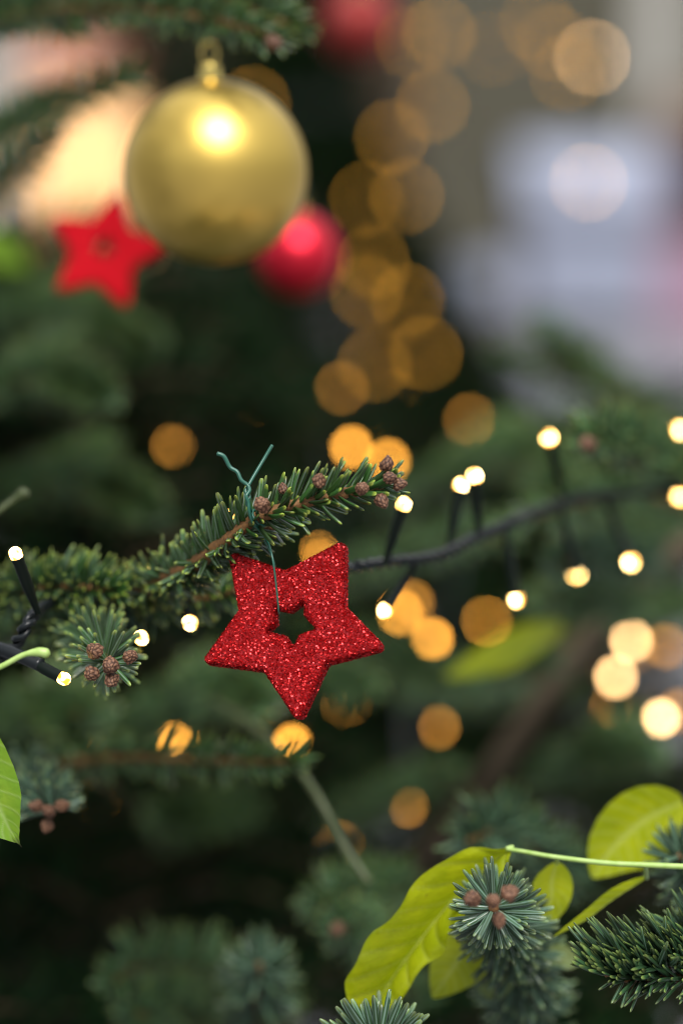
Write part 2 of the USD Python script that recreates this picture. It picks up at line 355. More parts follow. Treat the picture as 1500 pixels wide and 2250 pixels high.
def needle_arrays(pts, n, L, W, rng, K=6, ring=RING8, fwd=62, fwd_tip=32, spread=2.5, bias=0.0, arch=.25, twist=50, up=None, start=0.0, tipzone=.22, jitter=9, gap=None):
    """n needles along the twig pts (dense polyline): (n, K, ring, 3) points and their shade values"""
    pts = np.asarray(pts, float)
    seg = np.linalg.norm(np.diff(pts, axis=0), axis=1); arc = np.r_[0, np.cumsum(seg)]; Ltot = arc[-1]
    s = start + (1 - start) * (np.arange(n) + rng.uniform(0, 1, n)) / n
    s = np.clip(s, 0, 1)
    base = np.stack([np.interp(s * Ltot, arc, pts[:, k]) for k in range(3)], 1)
    tg = unit(np.gradient(pts, axis=0)); t = unit(np.stack([np.interp(s * Ltot, arc, tg[:, k]) for k in range(3)], 1))
    upv = np.array([0, 0, 1.0]) if up is None else np.asarray(up, float)
    side = unit(np.cross(t, upv)); u2 = np.cross(side, t)
    phi = (np.arange(n) * 2.399963 + rng.normal(0, .25, n) + np.pi) % (2 * np.pi) - np.pi
    phi = phi * spread / np.pi + bias
    if gap:
        hit = (np.abs(phi - gap[0]) < gap[1]) & (rng.uniform(0, 1, n) < gap[2]) & (s < gap[3])
        phi = np.where(hit, phi + np.where(phi > gap[0], 1, -1) * gap[1] * 1.05, phi)
    rad = np.cos(phi)[:, None] * u2 + np.sin(phi)[:, None] * side
    q = np.clip((s - (1 - tipzone)) / tipzone, 0, 1)
    a = np.radians(fwd + (fwd_tip - fwd) * q ** 1.5 + rng.normal(0, jitter, n))
    d0 = unit(rad * np.sin(a)[:, None] + t * np.cos(a)[:, None])
    ln = L * rng.uniform(.78, 1.12, n) * (1 - .25 * q)
    wd = W * rng.uniform(.85, 1.12, n)
    w = unit(np.cross(t, d0) + 1e-6); nn = np.cross(d0, w)
    tw = np.radians(rng.uniform(-twist, twist, n))[:, None]
    w, nn = w * np.cos(tw) + nn * np.sin(tw), nn * np.cos(tw) - w * np.sin(tw)
    bend = unit(upv * .7 + t * .5 + rng.normal(0, .35, (n, 3))) * (arch * rng.uniform(.3, 1.3, n))[:, None]
    tau = np.linspace(0, 1, K) if K < 6 else np.r_[0, .1, np.linspace(.28, .8, K - 4), .94, 1.0]
    prof = np.interp(tau, [0, .08, .25, .6, .85, .95, 1], [.35, .55, .95, 1, .92, .78, .42])
    c = base[:, None] + ln[:, None, None] * (d0[:, None] * tau[None, :, None] + bend[:, None] * (tau ** 2)[None, :, None])
    dirs = unit(d0[:, None] + 2 * bend[:, None] * tau[None, :, None])
    ww = unit(w[:, None] - np.sum(w[:, None] * dirs, -1, keepdims=True) * dirs); nv = np.cross(ww, dirs)
    off = wd[:, None, None, None] * prof[None, :, None, None] * (ring[None, None, :, 0:1] * ww[:, :, None] + ring[None, None, :, 1:2] * nv[:, :, None])
    v = c[:, :, None] + off
    sh = np.zeros((n, len(tau), len(ring), 3))
    sh[..., 0] = tau[None, :, None]; sh[..., 1] = ring[None, None, :, 2]; sh[..., 2] = rng.uniform(0, 1, n)[:, None, None]
    return v, sh


def needle_faces(K, R):
    f = []
    loop = R if R > 2 else 1
    for i in range(K - 1):
        for j in range(loop):
            a, b, c, d = i * R + j, i * R + (j + 1) % R, (i + 1) * R + (j + 1) % R, (i + 1) * R + j
            f += [[a, b, c], [a, c, d]]
    if R > 2:
        e = (K - 1) * R
        f += [[e, e + j, e + j + 1] for j in range(1, R - 1)]
    return np.array(f)


def joined(v, sh):
    n, K, R, _ = v.shape
    f = needle_faces(K, R)
    return v.reshape(-1, 3), (f[None] + (np.arange(n) * K * R)[:, None, None]).reshape(-1, 3), sh.reshape(-1, 3)


def bud_shape(at, axis, r, length, rng):
    """an egg of overlapping scales"""
    m = trimesh.creation.icosphere(3, 1.0); v = np.array(m.vertices)
    k = np.arange(30); zc = 1 - 2 * (k + .5) / 30; ph = k * 2.399963 + rng.uniform(0, 6)
    c = np.stack([np.sqrt(1 - zc ** 2) * np.cos(ph), np.sqrt(1 - zc ** 2) * np.sin(ph), zc], 1)
    d = np.linalg.norm((v[:, None] - c[None]) * [1, 1, .8] + np.array([0, 0, .10]), axis=2)
    ds = np.sort(d, 1); edge = np.clip((ds[:, 1] - ds[:, 0]) / .22, 0, 1)
    lift = .11 * edge + .07 * np.clip(1 - ds[:, 0] / .45, 0, 1)
    v = v * (0.92 + lift)[:, None] * (1 + rng.normal(0, .022, (len(v), 1)))
    v[:, 0] *= r * (1 - .38 * np.clip(v[:, 2], -1, 1)); v[:, 1] *= r * (1 - .38 * np.clip(m.vertices[:, 2], -1, 1)); v[:, 2] *= length / 2
    v += r * .16 * (np.sin(v[:, [1, 2, 0]] * 900 + rng.uniform(0, 6, 3)) * np.sin(v[:, [2, 0, 1]] * 700 + rng.uniform(0, 6, 3)))
    v *= .86
    axis = unit(axis); ref = np.array([1.0, 0, 0]) if abs(axis[0]) < .8 else np.array([0, 1.0, 0])
    a = unit(np.cross(axis, ref)); b = np.cross(axis, a)
    tone = rng.uniform(-.12, .12)
    sh = np.repeat(np.clip(edge * .7 + .15 + tone + rng.normal(0, .13, len(v)), 0, 1)[:, None], 3, 1)
    return (at + v[:, :1] * a + v[:, 1:2] * b + (v[:, 2:3] + length * .35) * axis, np.array(m.faces)), sh


FIR_AT = P(-500, 1300, 2.2) * [1, 1, 0]
fir = thing('fir_tree', 'green fir tree with brown buds, decorated with red stars, baubles and fairy lights', 'tree', FIR_AT)


def branch(rows, n, seed, L=.0115, W=.0017, r0=.0022, r1=.0013, mat='fir_needle', label=None, buds=(), single=0, name='branch', K=6, ring=RING8, dense=60, **kw):
    rng = np.random.default_rng(seed)
    p = spline(PP(*rows), dense)
    rad = np.linspace(r0, r1, len(p)) * (1 + .10 * rng.normal(0, 1, len(p)))
    tw = obj(fir, name, tube(p, rad, 10), 'twig_bark', label=label)
    v, sh = needle_arrays(p, n, L, W, rng, K=K, ring=ring, **kw)
    f = needle_faces(v.shape[1], v.shape[2])
    if single:
        near = np.argsort(v.mean((1, 2)) @ FWD)[:single]
        for i in near:
            obj(tw, 'needle', (v[i].reshape(-1, 3), f), mat, attr=sh[i].reshape(-1, 3))
        keep = np.setdiff1d(np.arange(n), near)
        v, sh = v[keep], sh[keep]
    if len(v):
        a, b, c = joined(v, sh)
        obj(tw, 'needles', (a, b), mat, attr=c, kind='stuff')
    for (bx, by, bd, ax, r, ln) in buds:
        r, ln = r * .86 * rng.uniform(.85, 1.1), ln * .9 * rng.uniform(.85, 1.2)
        s, a = bud_shape(P(bx, by, bd), ax[0] * RIGHT + ax[1] * UP - ax[2] * FWD, r, ln, rng)
        obj(tw, 'bud', s, 'bud_scale', attr=a)
    return tw


# the branch in focus, from which the star hangs
branch([(205, 1345, .925), (330, 1288, .885), (430, 1238, .852), (505, 1182, .832), (560, 1142, .824), (640, 1112, .820), (720, 1090, .818), (790, 1078, .818), (842, 1066, .818)],
       470, 11, L=.0124, W=.0021, spread=3.0, arch=.22, fwd=60, twist=70, single=200, K=8, r0=.0030, r1=.0017, tipzone=.16, gap=(1.45, .55, .85, .72),
       label='fir branch in sharp focus that the glittering red star hangs from',
       buds=[(792, 1072, .810, (.2, -.1, 1), .0031, .0068), (846, 1032, .815, (.25, 1, .3), .0027, .0082), (850, 1052, .812, (.7, .2, .7), .0027, .0062), (868, 1064, .814, (1, 0, .4), .0028, .0066),
             (832, 1094, .812, (.5, -.6, .6), .0028, .0064), (700, 1062, .811, (.1, .7, .8), .0028, .0066), (574, 1112, .814, (.2, .2, .9), .0034, .0070), (622, 1082, .819, (0, 1, .2), .0022, .0050)])
# side shoot below it, a little behind
branch([(240, 1335, .93), (320, 1330, .915), (420, 1322, .90), (520, 1300, .89)], 200, 12, L=.0145, W=.0019, spread=2.8, fwd=50, arch=-.1, mat='fir_needle')
branch([(330, 1300, .90), (430, 1250, .865), (500, 1205, .85), (560, 1175, .84), (600, 1160, .835)], 55, 13, L=.0150, W=.0020, spread=1.2, bias=3.14, fwd=42, arch=-.12, mat='fir_needle')
# left tip pointing at the lens
branch([(130, 1320, .945), (190, 1390, .895), (226, 1438, .855), (238, 1455, .828)], 270, 14, L=.0152, W=.0019, spread=3.14, fwd=78, fwd_tip=66, arch=.16, twist=40, single=70, K=8, up=UP,
       label='fir branch tip with a cluster of brown buds pointing at the viewer, left edge',
       buds=[(212, 1434, .8225, (-.2, .3, 1), .0037, .0078), (242, 1462, .821, (.1, 0, 1), .0036, .0072), (204, 1476, .823, (-.3, -.4, 1), .0031, .0066), (244, 1488, .823, (.2, -.6, 1), .0031, .0068), (280, 1444, .824, (.7, .1, .8), .0032, .0072)])
branch([(-40, 1335, .93), (60, 1300, .905), (160, 1290, .89), (260, 1300, .88)], 380, 15, L=.013, W=.0018, spread=2.6, fwd=60, arch=.3)
branch([(-60, 1420, .98), (40, 1390, .95), (130, 1385, .92), (190, 1400, .90)], 190, 16, L=.014, W=.0018, spread=2.6, fwd=58, arch=.25)
# lower left tip with red-brown buds
branch([(60, 1700, .98), (90, 1745, .93), (112, 1782, .885)], 120, 17, L=.0135, W=.0021, spread=2.0, fwd=76, fwd_tip=70, arch=.15, mat='fir_needle_blue',
       label='small fir tip with red-brown buds at the lower left', buds=[(90, 1772, .876, (-.8, .1, .6), .0030, .0075), (128, 1772, .876, (.8, .2, .6), .0030, .0075), (108, 1782, .872, (0, 0, 1), .0030, .006), (104, 1806, .876, (-.1, -1, .5), .0027, .007)])
# dark flat branch crossing the lower left
branch([(60, 1690, 1.04), (250, 1668, 1.01), (430, 1672, .985), (560, 1676, .965), (648, 1672, .95)], 380, 18, L=.013, W=.0018, spread=2.9, fwd=58, arch=.1, K=5, ring=RING4)
# lower right, pointing at the lens
branch([(1175, 2330, .97), (1140, 2150, .915), (1104, 2040, .868), (1084, 1994, .812)], 560, 19, L=.0190, W=.0019, spread=3.14, fwd=80, fwd_tip=74, arch=.12, twist=35, single=60, mat='fir_needle_blue', K=8, up=UP, r0=.004, r1=.002, start=.08, tipzone=.3, jitter=13,
       label='bristly fir tip with four pinkish buds in front of the large yellow-green leaf',
       buds=[(1045, 1978, .788, (-.8, .2, .8), .0031, .0070), (1082, 1980, .784, (0, .1, 1), .0031, .0066), (1112, 1968, .786, (.6, .5, .8), .0033, .0072), (1095, 2010, .787, (.1, -.9, .6), .0029, .0068)])
# far right comb of needles
branch([(1620, 2060, .855), (1500, 2110, .838), (1420, 2135, .828), (1330, 2140, .822)], 330, 20, L=.0165, W=.0018, spread=1.15, bias=-.35, fwd=46, fwd_tip=22, arch=.62, twist=30, jitter=5, single=60, mat='fir_needle_blue', K=8,
       label='fir branch combed into upright curved needles at the lower right edge')
branch([(1640, 2150, .845), (1520, 2150, .834), (1420, 2150, .828), (1350, 2150, .822)], 110, 21, L=.0165, W=.0018, spread=1.3, bias=-1.2, fwd=40, arch=.05, twist=40, mat='fir_needle_blue')
# bottom edge tip
branch([(830, 2560, .90), (830, 2440, .865), (832, 2360, .845), (832, 2300, .818)], 420, 22, L=.0215, W=.0026, spread=3.0, fwd=82, fwd_tip=66, arch=.2, twist=45, mat='fir_needle_blue', K=8, up=UP,
       label='blue-green fir tip cut off by the bottom edge of the picture')
branch([(1560, 1990, .93), (1520, 1930, .90), (1490, 1880, .88)], 170, 23, L=.016, W=.0019, spread=3.0, fwd=70, arch=.2, mat='fir_needle_blue')
# blurred tips further back
mid = dict(K=4, ring=RING4)
branch([(900, 2200, 1.10), (820, 2080, 1.05), (745, 2030, 1.00)], 220, 24, L=.017, W=.002, spread=3, fwd=70, arch=.15, buds=[(740, 2042, .985, (-.1, 0, 1), .004, .009)], mat='fir_needle_mid', **mid)
branch([(900, 1960, 1.12), (800, 1965, 1.07), (700, 2000, 1.02)], 220, 25, L=.017, W=.002, spread=2.7, fwd=66, arch=.25, mat='fir_needle_mid', **mid)
branch([(560, 2330, 1.06), (565, 2220, 1.02), (570, 2120, .975)], 180, 26, L=.019, W=.0026, spread=3, fwd=76, fwd_tip=66, arch=.15, up=UP, mat='fir_needle_blue', **mid)
branch([(640, 2260, 1.16), (480, 2150, 1.10), (330, 2120, 1.05), (250, 2160, 1.02)], 320, 27, L=.018, W=.0022, spread=2.7, fwd=66, arch=.3, mat='fir_needle_mid', **mid)
branch([(520, 2280, 1.10), (400, 2230, 1.06), (300, 2230, 1.02)], 240, 28, L=.018, W=.0022, spread=2.7, fwd=66, arch=.3, mat='fir_needle_mid', **mid)
branch([(1260, 1950, 1.08), (1150, 1850, 1.02), (1080, 1830, .98), (1030, 1850, .96)], 260, 29, L=.018, W=.0022, spread=2.8, fwd=66, arch=.3, mat='fir_needle_blue', **mid)
branch([(1560, 1075, 1.11), (1440, 1010, 1.05), (1350, 968, 1.01), (1298, 968, .985)], 420, 30, L=.0165, W=.0020, spread=2.6, fwd=62, arch=.32, buds=[(1295, 976, .972, (-.5, 0, .8), .004, .009)], mat='fir_needle_mid', **mid)
branch([(1560, 1130, 1.16), (1400, 1090, 1.12), (1230, 1120, 1.06), (1120, 1150, 1.05)], 330, 31, L=.015, W=.0019, spread=3, fwd=60, arch=.2, mat='fir_needle_mid', **mid)
branch([(1440, 1240, 1.22), (1330, 1225, 1.16), (1230, 1240, 1.10)], 240, 32, L=.018, W=.0024, spread=3, fwd=66, arch=.2, mat='fir_needle_blue', **mid)
branch([(1400, 1330, 1.28), (1300, 1310, 1.2), (1220, 1330, 1.14)], 220, 33, L=.018, W=.0024, spread=3, fwd=66, arch=.2, mat='fir_needle_mid', **mid)
# soft shapes behind the focus
for i, (rows, n_) in enumerate([([(700, 1290, 1.34), (860, 1240, 1.28), (1000, 1190, 1.22), (1110, 1180, 1.18)], 330), ([(840, 1120, 1.5), (980, 1050, 1.42), (1120, 1000, 1.36), (1230, 1010, 1.32)], 360),
                                ([(900, 1530, 1.40), (1010, 1500, 1.3), (1100, 1490, 1.24), (1200, 1460, 1.2)], 260), ([(-150, 900, 1.30), (0, 850, 1.22), (120, 830, 1.17), (210, 860, 1.14)], 360),
                                ([(-150, 1120, 1.34), (40, 1080, 1.26), (200, 1060, 1.2), (320, 1090, 1.17)], 380), ([(250, 1620, 1.25), (380, 1560, 1.18), (480, 1520, 1.12), (560, 1530, 1.09)], 330),
                                ([(600, 1520, 1.3), (720, 1500, 1.24), (800, 1520, 1.2)], 260),
                                ([(700, 1820, 1.42), (860, 1760, 1.34), (980, 1700, 1.28)], 300), ([(1180, 1720, 1.35), (1300, 1660, 1.28), (1420, 1660, 1.22)], 300), ([(-60, 1620, 1.18), (80, 1560, 1.12), (180, 1570, 1.08)], 280),
                                ([(1560, 1180, 1.5), (1420, 1160, 1.4), (1290, 1130, 1.34), (1180, 1090, 1.3)], 420), ([(1620, 990, 1.7), (1460, 930, 1.6), (1290, 850, 1.54), (1110, 780, 1.5)], 420), ([(1000, 1560, 1.5), (1120, 1520, 1.42), (1250, 1530, 1.36)], 320),
                                ([(560, 1760, 1.35), (460, 1800, 1.28), (360, 1800, 1.24)], 300), ([(760, 1420, 1.4), (880, 1460, 1.32), (970, 1500, 1.28)], 300), ([(-120, 700, 1.5), (60, 680, 1.42), (200, 700, 1.36), (330, 740, 1.32)], 420),
                                ([(640, 1330, 1.42), (720, 1370, 1.36), (700, 1420, 1.32)], 260), ([(1600, 1350, 1.5), (1420, 1340, 1.4), (1300, 1370, 1.34), (1200, 1430, 1.3)], 380)]):
    branch(rows, n_, 60 + i, L=.017, W=.0024, spread=2.8, fwd=62, arch=.25, mat='fir_needle_mid', **mid)
    if i in (0, 2, 6, 7, 12, 14, 16):
        continue                                                    # single shoots
    q = np.array(rows, float); dv = q[-1] - q[0]
    for j, (kk, sg) in enumerate(((1, 1), (1, -1), (2 if len(q) > 3 else 1, 1))):
        a_ = math.radians(26 + 8 * j) * sg; ln_ = (.55, .5, .36)[j]
        e_ = q[kk] + ln_ * np.array([dv[0] * math.cos(a_) - dv[1] * math.sin(a_) * .6, dv[1] * math.cos(a_) + dv[0] * math.sin(a_) * .6, 0]) + [0, 0, -.03 * sg]
        branch([tuple(q[kk]), tuple((q[kk] + e_) / 2 + [0, -8, 0]), tuple(e_)], int(n_ * .5), 200 + 3 * i + j, L=.016, W=.0024, spread=2.6, fwd=58, arch=.2, mat='fir_needle_mid', **mid)
# branches above the gold bauble
branch([(-150, 90, 1.12), (60, 30, 1.06), (260, 20, 1.02), (450, 40, .98), (600, 82, .95)], 520, 34, L=.0155, W=.0020, spread=2.9, fwd=58, arch=.15, buds=[(592, 92, .935, (.6, -.2, .7), .004, .009)],
       label='blurred fir branch at the top left above the gold bauble', **mid)
branch([(200, -90, 1.10), (380, -40, 1.04), (520, 10, 1.0), (650, 60, .98)], 380, 35, L=.0155, W=.0020, spread=2.9, fwd=58, arch=.2, **mid)
branch([(-200, 30, 1.2), (0, 20, 1.14), (160, 70, 1.10)], 300, 36, L=.016, W=.002, spread=2.9, fwd=58, arch=.2, **mid)
branch([(-200, 420, 1.4), (-20, 300, 1.3), (120, 235, 1.22), (270, 175, 1.16)], 420, 37, L=.019, W=.0026, spread=2.9, fwd=50, arch=.1, **mid)
branch([(-160, 470, 1.3), (-30, 420, 1.22), (60, 350, 1.17), (110, 300, 1.14)], 200, 39, L=.017, W=.0022, spread=2.9, fwd=50, arch=.1, **mid)
# bare brown limb
lp = spline(PP((820, 2060, 1.5), (930, 1890, 1.42), (1080, 1700, 1.35), (1230, 1490, 1.30), (1420, 1270, 1.27), (1600, 1130, 1.24)), 40)
rng = np.random.default_rng(3)
obj(fir, 'limb', tube(lp, np.linspace(.0085, .006, 40) * (1 + .06 * rng.normal(0, 1, 40)), 14), 'limb_bark', label='bare brown limb slanting up to the right behind the star')
obj(fir, 'trunk', tube(spline(np.array([FIR_AT, FIR_AT + [.01, .01, 1.2], FIR_AT + [0, 0, 2.6]]), 30), np.linspace(.075, .035, 30), 20), 'old_bark')


# ---- whole boughs (a flat spray of shoots) for the depth of the tree: built once each and referenced
def bough_arrays(seed, n_side=9, per=70):
    rng = np.random.default_rng(seed)
    main = spline(np.array([[0, 0, 0], [.15, .005, .012], [.3, -.004, .01], [.42, 0, -.012], [.5, .004, -.03]]), 30)
    shoots = [(main, .004, 190)]
    for i in range(n_side):
        for sgn in (-1, 1):
            k = int(4 + i * 24 / n_side + rng.integers(0, 2)); b = main[k]
            ln = .19 * (1 - k / 34) + .04; a = math.radians(48 + rng.normal(0, 6))
            e = b + ln * np.array([math.cos(a), sgn * math.sin(a), rng.normal(0, .12)])
            shoots.append((spline(np.array([b, (b + e) / 2 + [0, 0, .012], e]), 12), .0022, int(per * ln / .12) + 20))
    wood = cat([tube(p, np.linspace(r, r * .4, len(p)), 5) for p, r, _ in shoots])
    vs, ss = zip(*[needle_arrays(p, n, 0.017, .0030, rng, K=3, ring=RING2, spread=2.4, fwd=60, arch=.25) for p, r, n in shoots])
    return wood, joined(np.vstack(vs), np.vstack(ss))


BOUGH = []


def bough(parent, base, tip, k, lift=0.0, roll=0.0):
    path = numbered(str(parent.GetPath()) + '/bough')
    x = UsdGeom.Xform.Define(stage, path)
    base, tip = np.asarray(base, float), np.asarray(tip, float)
    ax = unit(tip - base); s = np.linalg.norm(tip - base) / .5
    sd = unit(np.cross([0, 0, 1.0], ax)); u = np.cross(ax, sd)
    sd, u = sd * math.cos(roll) + u * math.sin(roll), u * math.cos(roll) - sd * math.sin(roll)
    m = Gf.Matrix4d(); m.SetIdentity()
    for i, r in enumerate((ax * s, sd * s, u * s, base - org(str(parent.GetPath())))):
        m.SetRow(i, Gf.Vec4d(*map(float, r), 1.0 if i == 3 else 0.0))
    x.AddTransformOp().Set(m)
    origin[path] = np.zeros(3)
    if k < len(BOUGH):
        x.GetPrim().GetReferences().AddInternalReference(BOUGH[k]); x.GetPrim().SetInstanceable(True)
    else:
        wood, (a, b, c) = bough_arrays(100 + k)
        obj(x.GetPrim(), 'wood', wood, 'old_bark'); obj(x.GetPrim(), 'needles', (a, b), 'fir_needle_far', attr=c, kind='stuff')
        BOUGH.append(path)
    del origin[path]
    return x.GetPrim()


TR = lambda py, d=2.2: P(-500, py, d)
rng = np.random.default_rng(5)
tips = [  # tip pixel, depth, base pixel, depth
    (230, 820, 1.45, -450, 780, 2.1), (150, 760, 1.35, -500, 820, 2.0), (180, 800, 1.3, -420, 900, 1.9), (560, 1080, 1.5, -200, 1000, 2.2), (520, 1010, 1.3, -250, 1010, 2.0),
    (300, 1130, 1.25, -400, 1080, 1.9), (700, 1180, 1.4, -100, 1100, 2.1), (940, 1130, 1.55, 200, 1080, 2.3), 
    (200, 1560, 1.2, -450, 1480, 1.9), (480, 1520, 1.25, -300, 1450, 2.0), (720, 1480, 1.35, -150, 1400, 2.1), (560, 1600, 1.15, -200, 1620, 1.8), (960, 1520, 1.5, 200, 1420, 2.3),
    (1120, 1560, 1.5, 400, 1480, 2.2), (820, 1700, 1.35, 0, 1650, 2.0), (600, 1850, 1.3, -200, 1800, 2.0), (300, 1900, 1.25, -400, 1850, 1.9), (1050, 1720, 1.45, 300, 1680, 2.1),
    (1320, 1640, 1.6, 700, 1700, 2.3), (1420, 1700, 1.5, 800, 1800, 2.2), (900, 1900, 1.3, 200, 1920, 1.9), (1250, 1900, 1.35, 600, 2000, 1.9), (1480, 1900, 1.4, 900, 2050, 2.0),
    (700, 2100, 1.25, 0, 2100, 1.8), (400, 2150, 1.25, -300, 2150, 1.8), (1000, 2150, 1.2, 400, 2250, 1.7), (1300, 2220, 1.15, 700, 2350, 1.6), (1180, 1280, 1.5, 500, 1300, 2.2), (1000, 1300, 1.6, 200, 1300, 2.3),
    (1260, 900, 1.7, 1110, 1060, 2.2), (1380, 930, 1.6, 1150, 1080, 2.3), (1440, 1060, 1.6, 900, 1160, 2.2), (1330, 1180, 1.7, 800, 1300, 2.3), (80, 660, 1.5, -500, 700, 2.2), (180, 640, 1.6, -450, 640, 2.3),
]
for i, (a, b, c, d, e, f) in enumerate(tips):
    k = 0.0 if a < 450 else .5
    bough(fir, P(d, e, f + k), P(a, b, c + k), i % 3, roll=rng.normal(0, .25) * (.2 if b < 1000 else 1))
# boughs of the same tree beside, below and over the view
for i, (bx, by, bz, tx, ty, tz) in enumerate([(-.80, 1.25, 1.52, -.42, .80, 1.50), (-.80, 1.25, 1.36, -.40, .75, 1.34), (-.85, 1.2, 1.20, -.42, .72, 1.17), (-.85, 1.2, 1.02, -.40, .72, 1.0), (-.75, 1.6, 1.66, -.38, 1.12, 1.64), (-.75, 1.5, .90, -.35, .95, .86),
                                                (-.5, 1.3, .86, -.12, .72, .84), (-.25, 1.3, .84, .05, .70, .82), (0, 1.3, .82, .22, .72, .80), (-.4, 1.1, 1.56, -.10, .66, 1.53)]):
    bough(fir, (bx, by, bz), (tx, ty, tz), i % 3, roll=0.1)
for a, b, c, d, e, f in [(1480, 2080, 1.3, 900, 2200, 1.9), (1350, 1990, 1.45, 800, 2100, 2.1), (1520, 2230, 1.2, 1000, 2330, 1.8), (1450, 1950, 1.6, 900, 2000, 2.2), (1180, 1800, 1.7, 600, 1850, 2.3), (1300, 1560, 2.0, 700, 1620, 2.6), (1100, 1420, 2.1, 500, 1450, 2.7), (1300, 1400, 1.9, 800, 1500, 2.4),
                         (760, 1300, 2.1, 100, 1300, 2.7), (840, 1650, 2.0, 200, 1650, 2.6), (900, 2050, 1.6, 300, 2080, 2.2), (500, 900, 2.3, -100, 880, 2.9), (820, 1190, 2.3, 200, 1180, 2.9), (980, 1190, 2.2, 400, 1200, 2.8), (1150, 1130, 2.1, 600, 1180, 2.7), (1340, 1270, 2.1, 800, 1350, 2.7)]:
    bough(fir, P(d, e, f), P(a, b, c), (a + b) % 3, roll=0.1)
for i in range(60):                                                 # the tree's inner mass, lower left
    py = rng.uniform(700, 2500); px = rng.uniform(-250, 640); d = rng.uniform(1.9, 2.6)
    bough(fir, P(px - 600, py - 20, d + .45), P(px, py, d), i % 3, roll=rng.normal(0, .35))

# ------------------------------------------------------------------ second fir, further off
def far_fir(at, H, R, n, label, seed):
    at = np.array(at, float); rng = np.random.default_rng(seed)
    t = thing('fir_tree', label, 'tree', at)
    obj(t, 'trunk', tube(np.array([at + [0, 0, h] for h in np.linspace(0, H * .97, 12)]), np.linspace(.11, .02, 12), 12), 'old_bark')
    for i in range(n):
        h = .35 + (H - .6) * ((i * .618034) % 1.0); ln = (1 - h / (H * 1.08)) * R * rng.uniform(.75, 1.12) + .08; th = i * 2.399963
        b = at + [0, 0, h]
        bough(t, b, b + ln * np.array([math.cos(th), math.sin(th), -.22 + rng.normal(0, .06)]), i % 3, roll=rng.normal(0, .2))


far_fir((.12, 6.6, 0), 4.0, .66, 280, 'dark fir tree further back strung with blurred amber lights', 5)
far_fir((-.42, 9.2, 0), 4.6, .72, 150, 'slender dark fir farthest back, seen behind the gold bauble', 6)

# ------------------------------------------------------------------ fairy lights
def lamp(parent, foot, head, bulb_r, mat, label=None):
    """socket from the cable (foot) to the bulb (head)"""
    foot, head = np.asarray(foot), np.asarray(head)
    ax = unit(head - foot); ln = np.linalg.norm(head - foot) - bulb_r * .6
    r = bulb_r * .86
    s = obj(parent, 'lamp', lathe([(0, 0), (r * .55, 0), (r * .62, ln * .12), (r * .78, ln * .3), (r * .95, ln * .45), (r, ln * .55), (r, ln * .9), (r * 1.08, ln * .92), (r * 1.08, ln), (0, ln)], foot, ax, 20), 'socket_plastic', smooth=35, label=label)
    q = np.linspace(0, np.pi / 2, 7)
    prof = [(bulb_r * .9, ln + .00005), (bulb_r * .92, ln + bulb_r * .7)] + [(bulb_r * .92 * math.cos(a), ln + bulb_r * (.7 + .85 * math.sin(a))) for a in q[1:]]
    obj(s, 'bulb', lathe(prof, foot, ax, 20), mat)
    return s


def twisted(pts, r, pitch, n):
    p = spline(pts, n); t, a, b = frames(p)
    s = np.r_[0, np.cumsum(np.linalg.norm(np.diff(p, axis=0), axis=1))] / pitch * 2 * np.pi
    o = r * 1.02 * (np.cos(s)[:, None] * a + np.sin(s)[:, None] * b)
    return cat([tube(p + o, r, 7), tube(p - o, r, 7)])


ls = thing('light_string', 'string of warm fairy lights on twisted dark cable running behind the glittering star', 'fairy lights', P(770, 1245, .90))
obj(ls, 'cable', twisted(PP((-60, 1480, .86), (20, 1432, .85), (66, 1365, .845), (95, 1335, .875), (170, 1300, .925), (250, 1287, .92), (330, 1284, .905), (430, 1290, .90), (520, 1292, .90), (640, 1270, .90), (770, 1247, .895),
                          (860, 1235, .905), (960, 1222, .925), (1050, 1180, .95), (1120, 1150, .98), (1190, 1122, 1.0), (1290, 1095, 1.03), (1400, 1085, 1.06), (1600, 1075, 1.12)), .00125, .010, 460), 'cable_plastic')
BR = .0024
for foot, head in [((84, 1348, .845), (34, 1216, .832)), ((300, 1290, .90), (326, 1266, .892)), ((845, 1238, .90), (887, 1108, .893)), ((985, 1208, .935), (1012, 1066, .935)), ((1052, 1180, .95), (1042, 1046, .94)),
                   ((1240, 1108, 1.02), (1206, 962, 1.0)), ((918, 1230, .92), (846, 1342, .915)), ((1110, 1155, .975), (1134, 1318, .975)), ((1325, 1090, 1.04), (1386, 1236, 1.02)), ((1230, 1112, 1.01), (1266, 1262, 1.05)),
                   ((1460, 1080, 1.09), (1490, 945, 1.08)), ((1450, 1083, 1.075), (1494, 1092, 1.05)), ((395, 1290, .90), (418, 1370, .885)), ((520, 1290, .90), (498, 1136, .885))]:
    lamp(ls, P(*foot), P(*head), BR, 'lit_bulb_near')
ls2 = thing('light_string', 'thick dark cable end with a lit lamp beside the brown buds, left edge', 'fairy lights', P(-20, 1425, .84))
obj(ls2, 'cable', tube(spline(PP((-120, 1400, .85), (-20, 1420, .842), (40, 1440, .836), (90, 1462, .832)), 30), .0024, 10), 'cable_plastic')
lamp(ls2, P(60, 1450, .834), P(141, 1492, .827), .0024, 'lit_bulb_near')
lamp(ls, P(268, 1334, .885), P(311, 1403, .868), BR, 'lit_bulb_near')
obj(ls, 'lead', tube(spline(PP((253, 1288, .904), (258, 1312, .896), (268, 1335, .885)), 10), .0012, 7), 'cable_plastic')

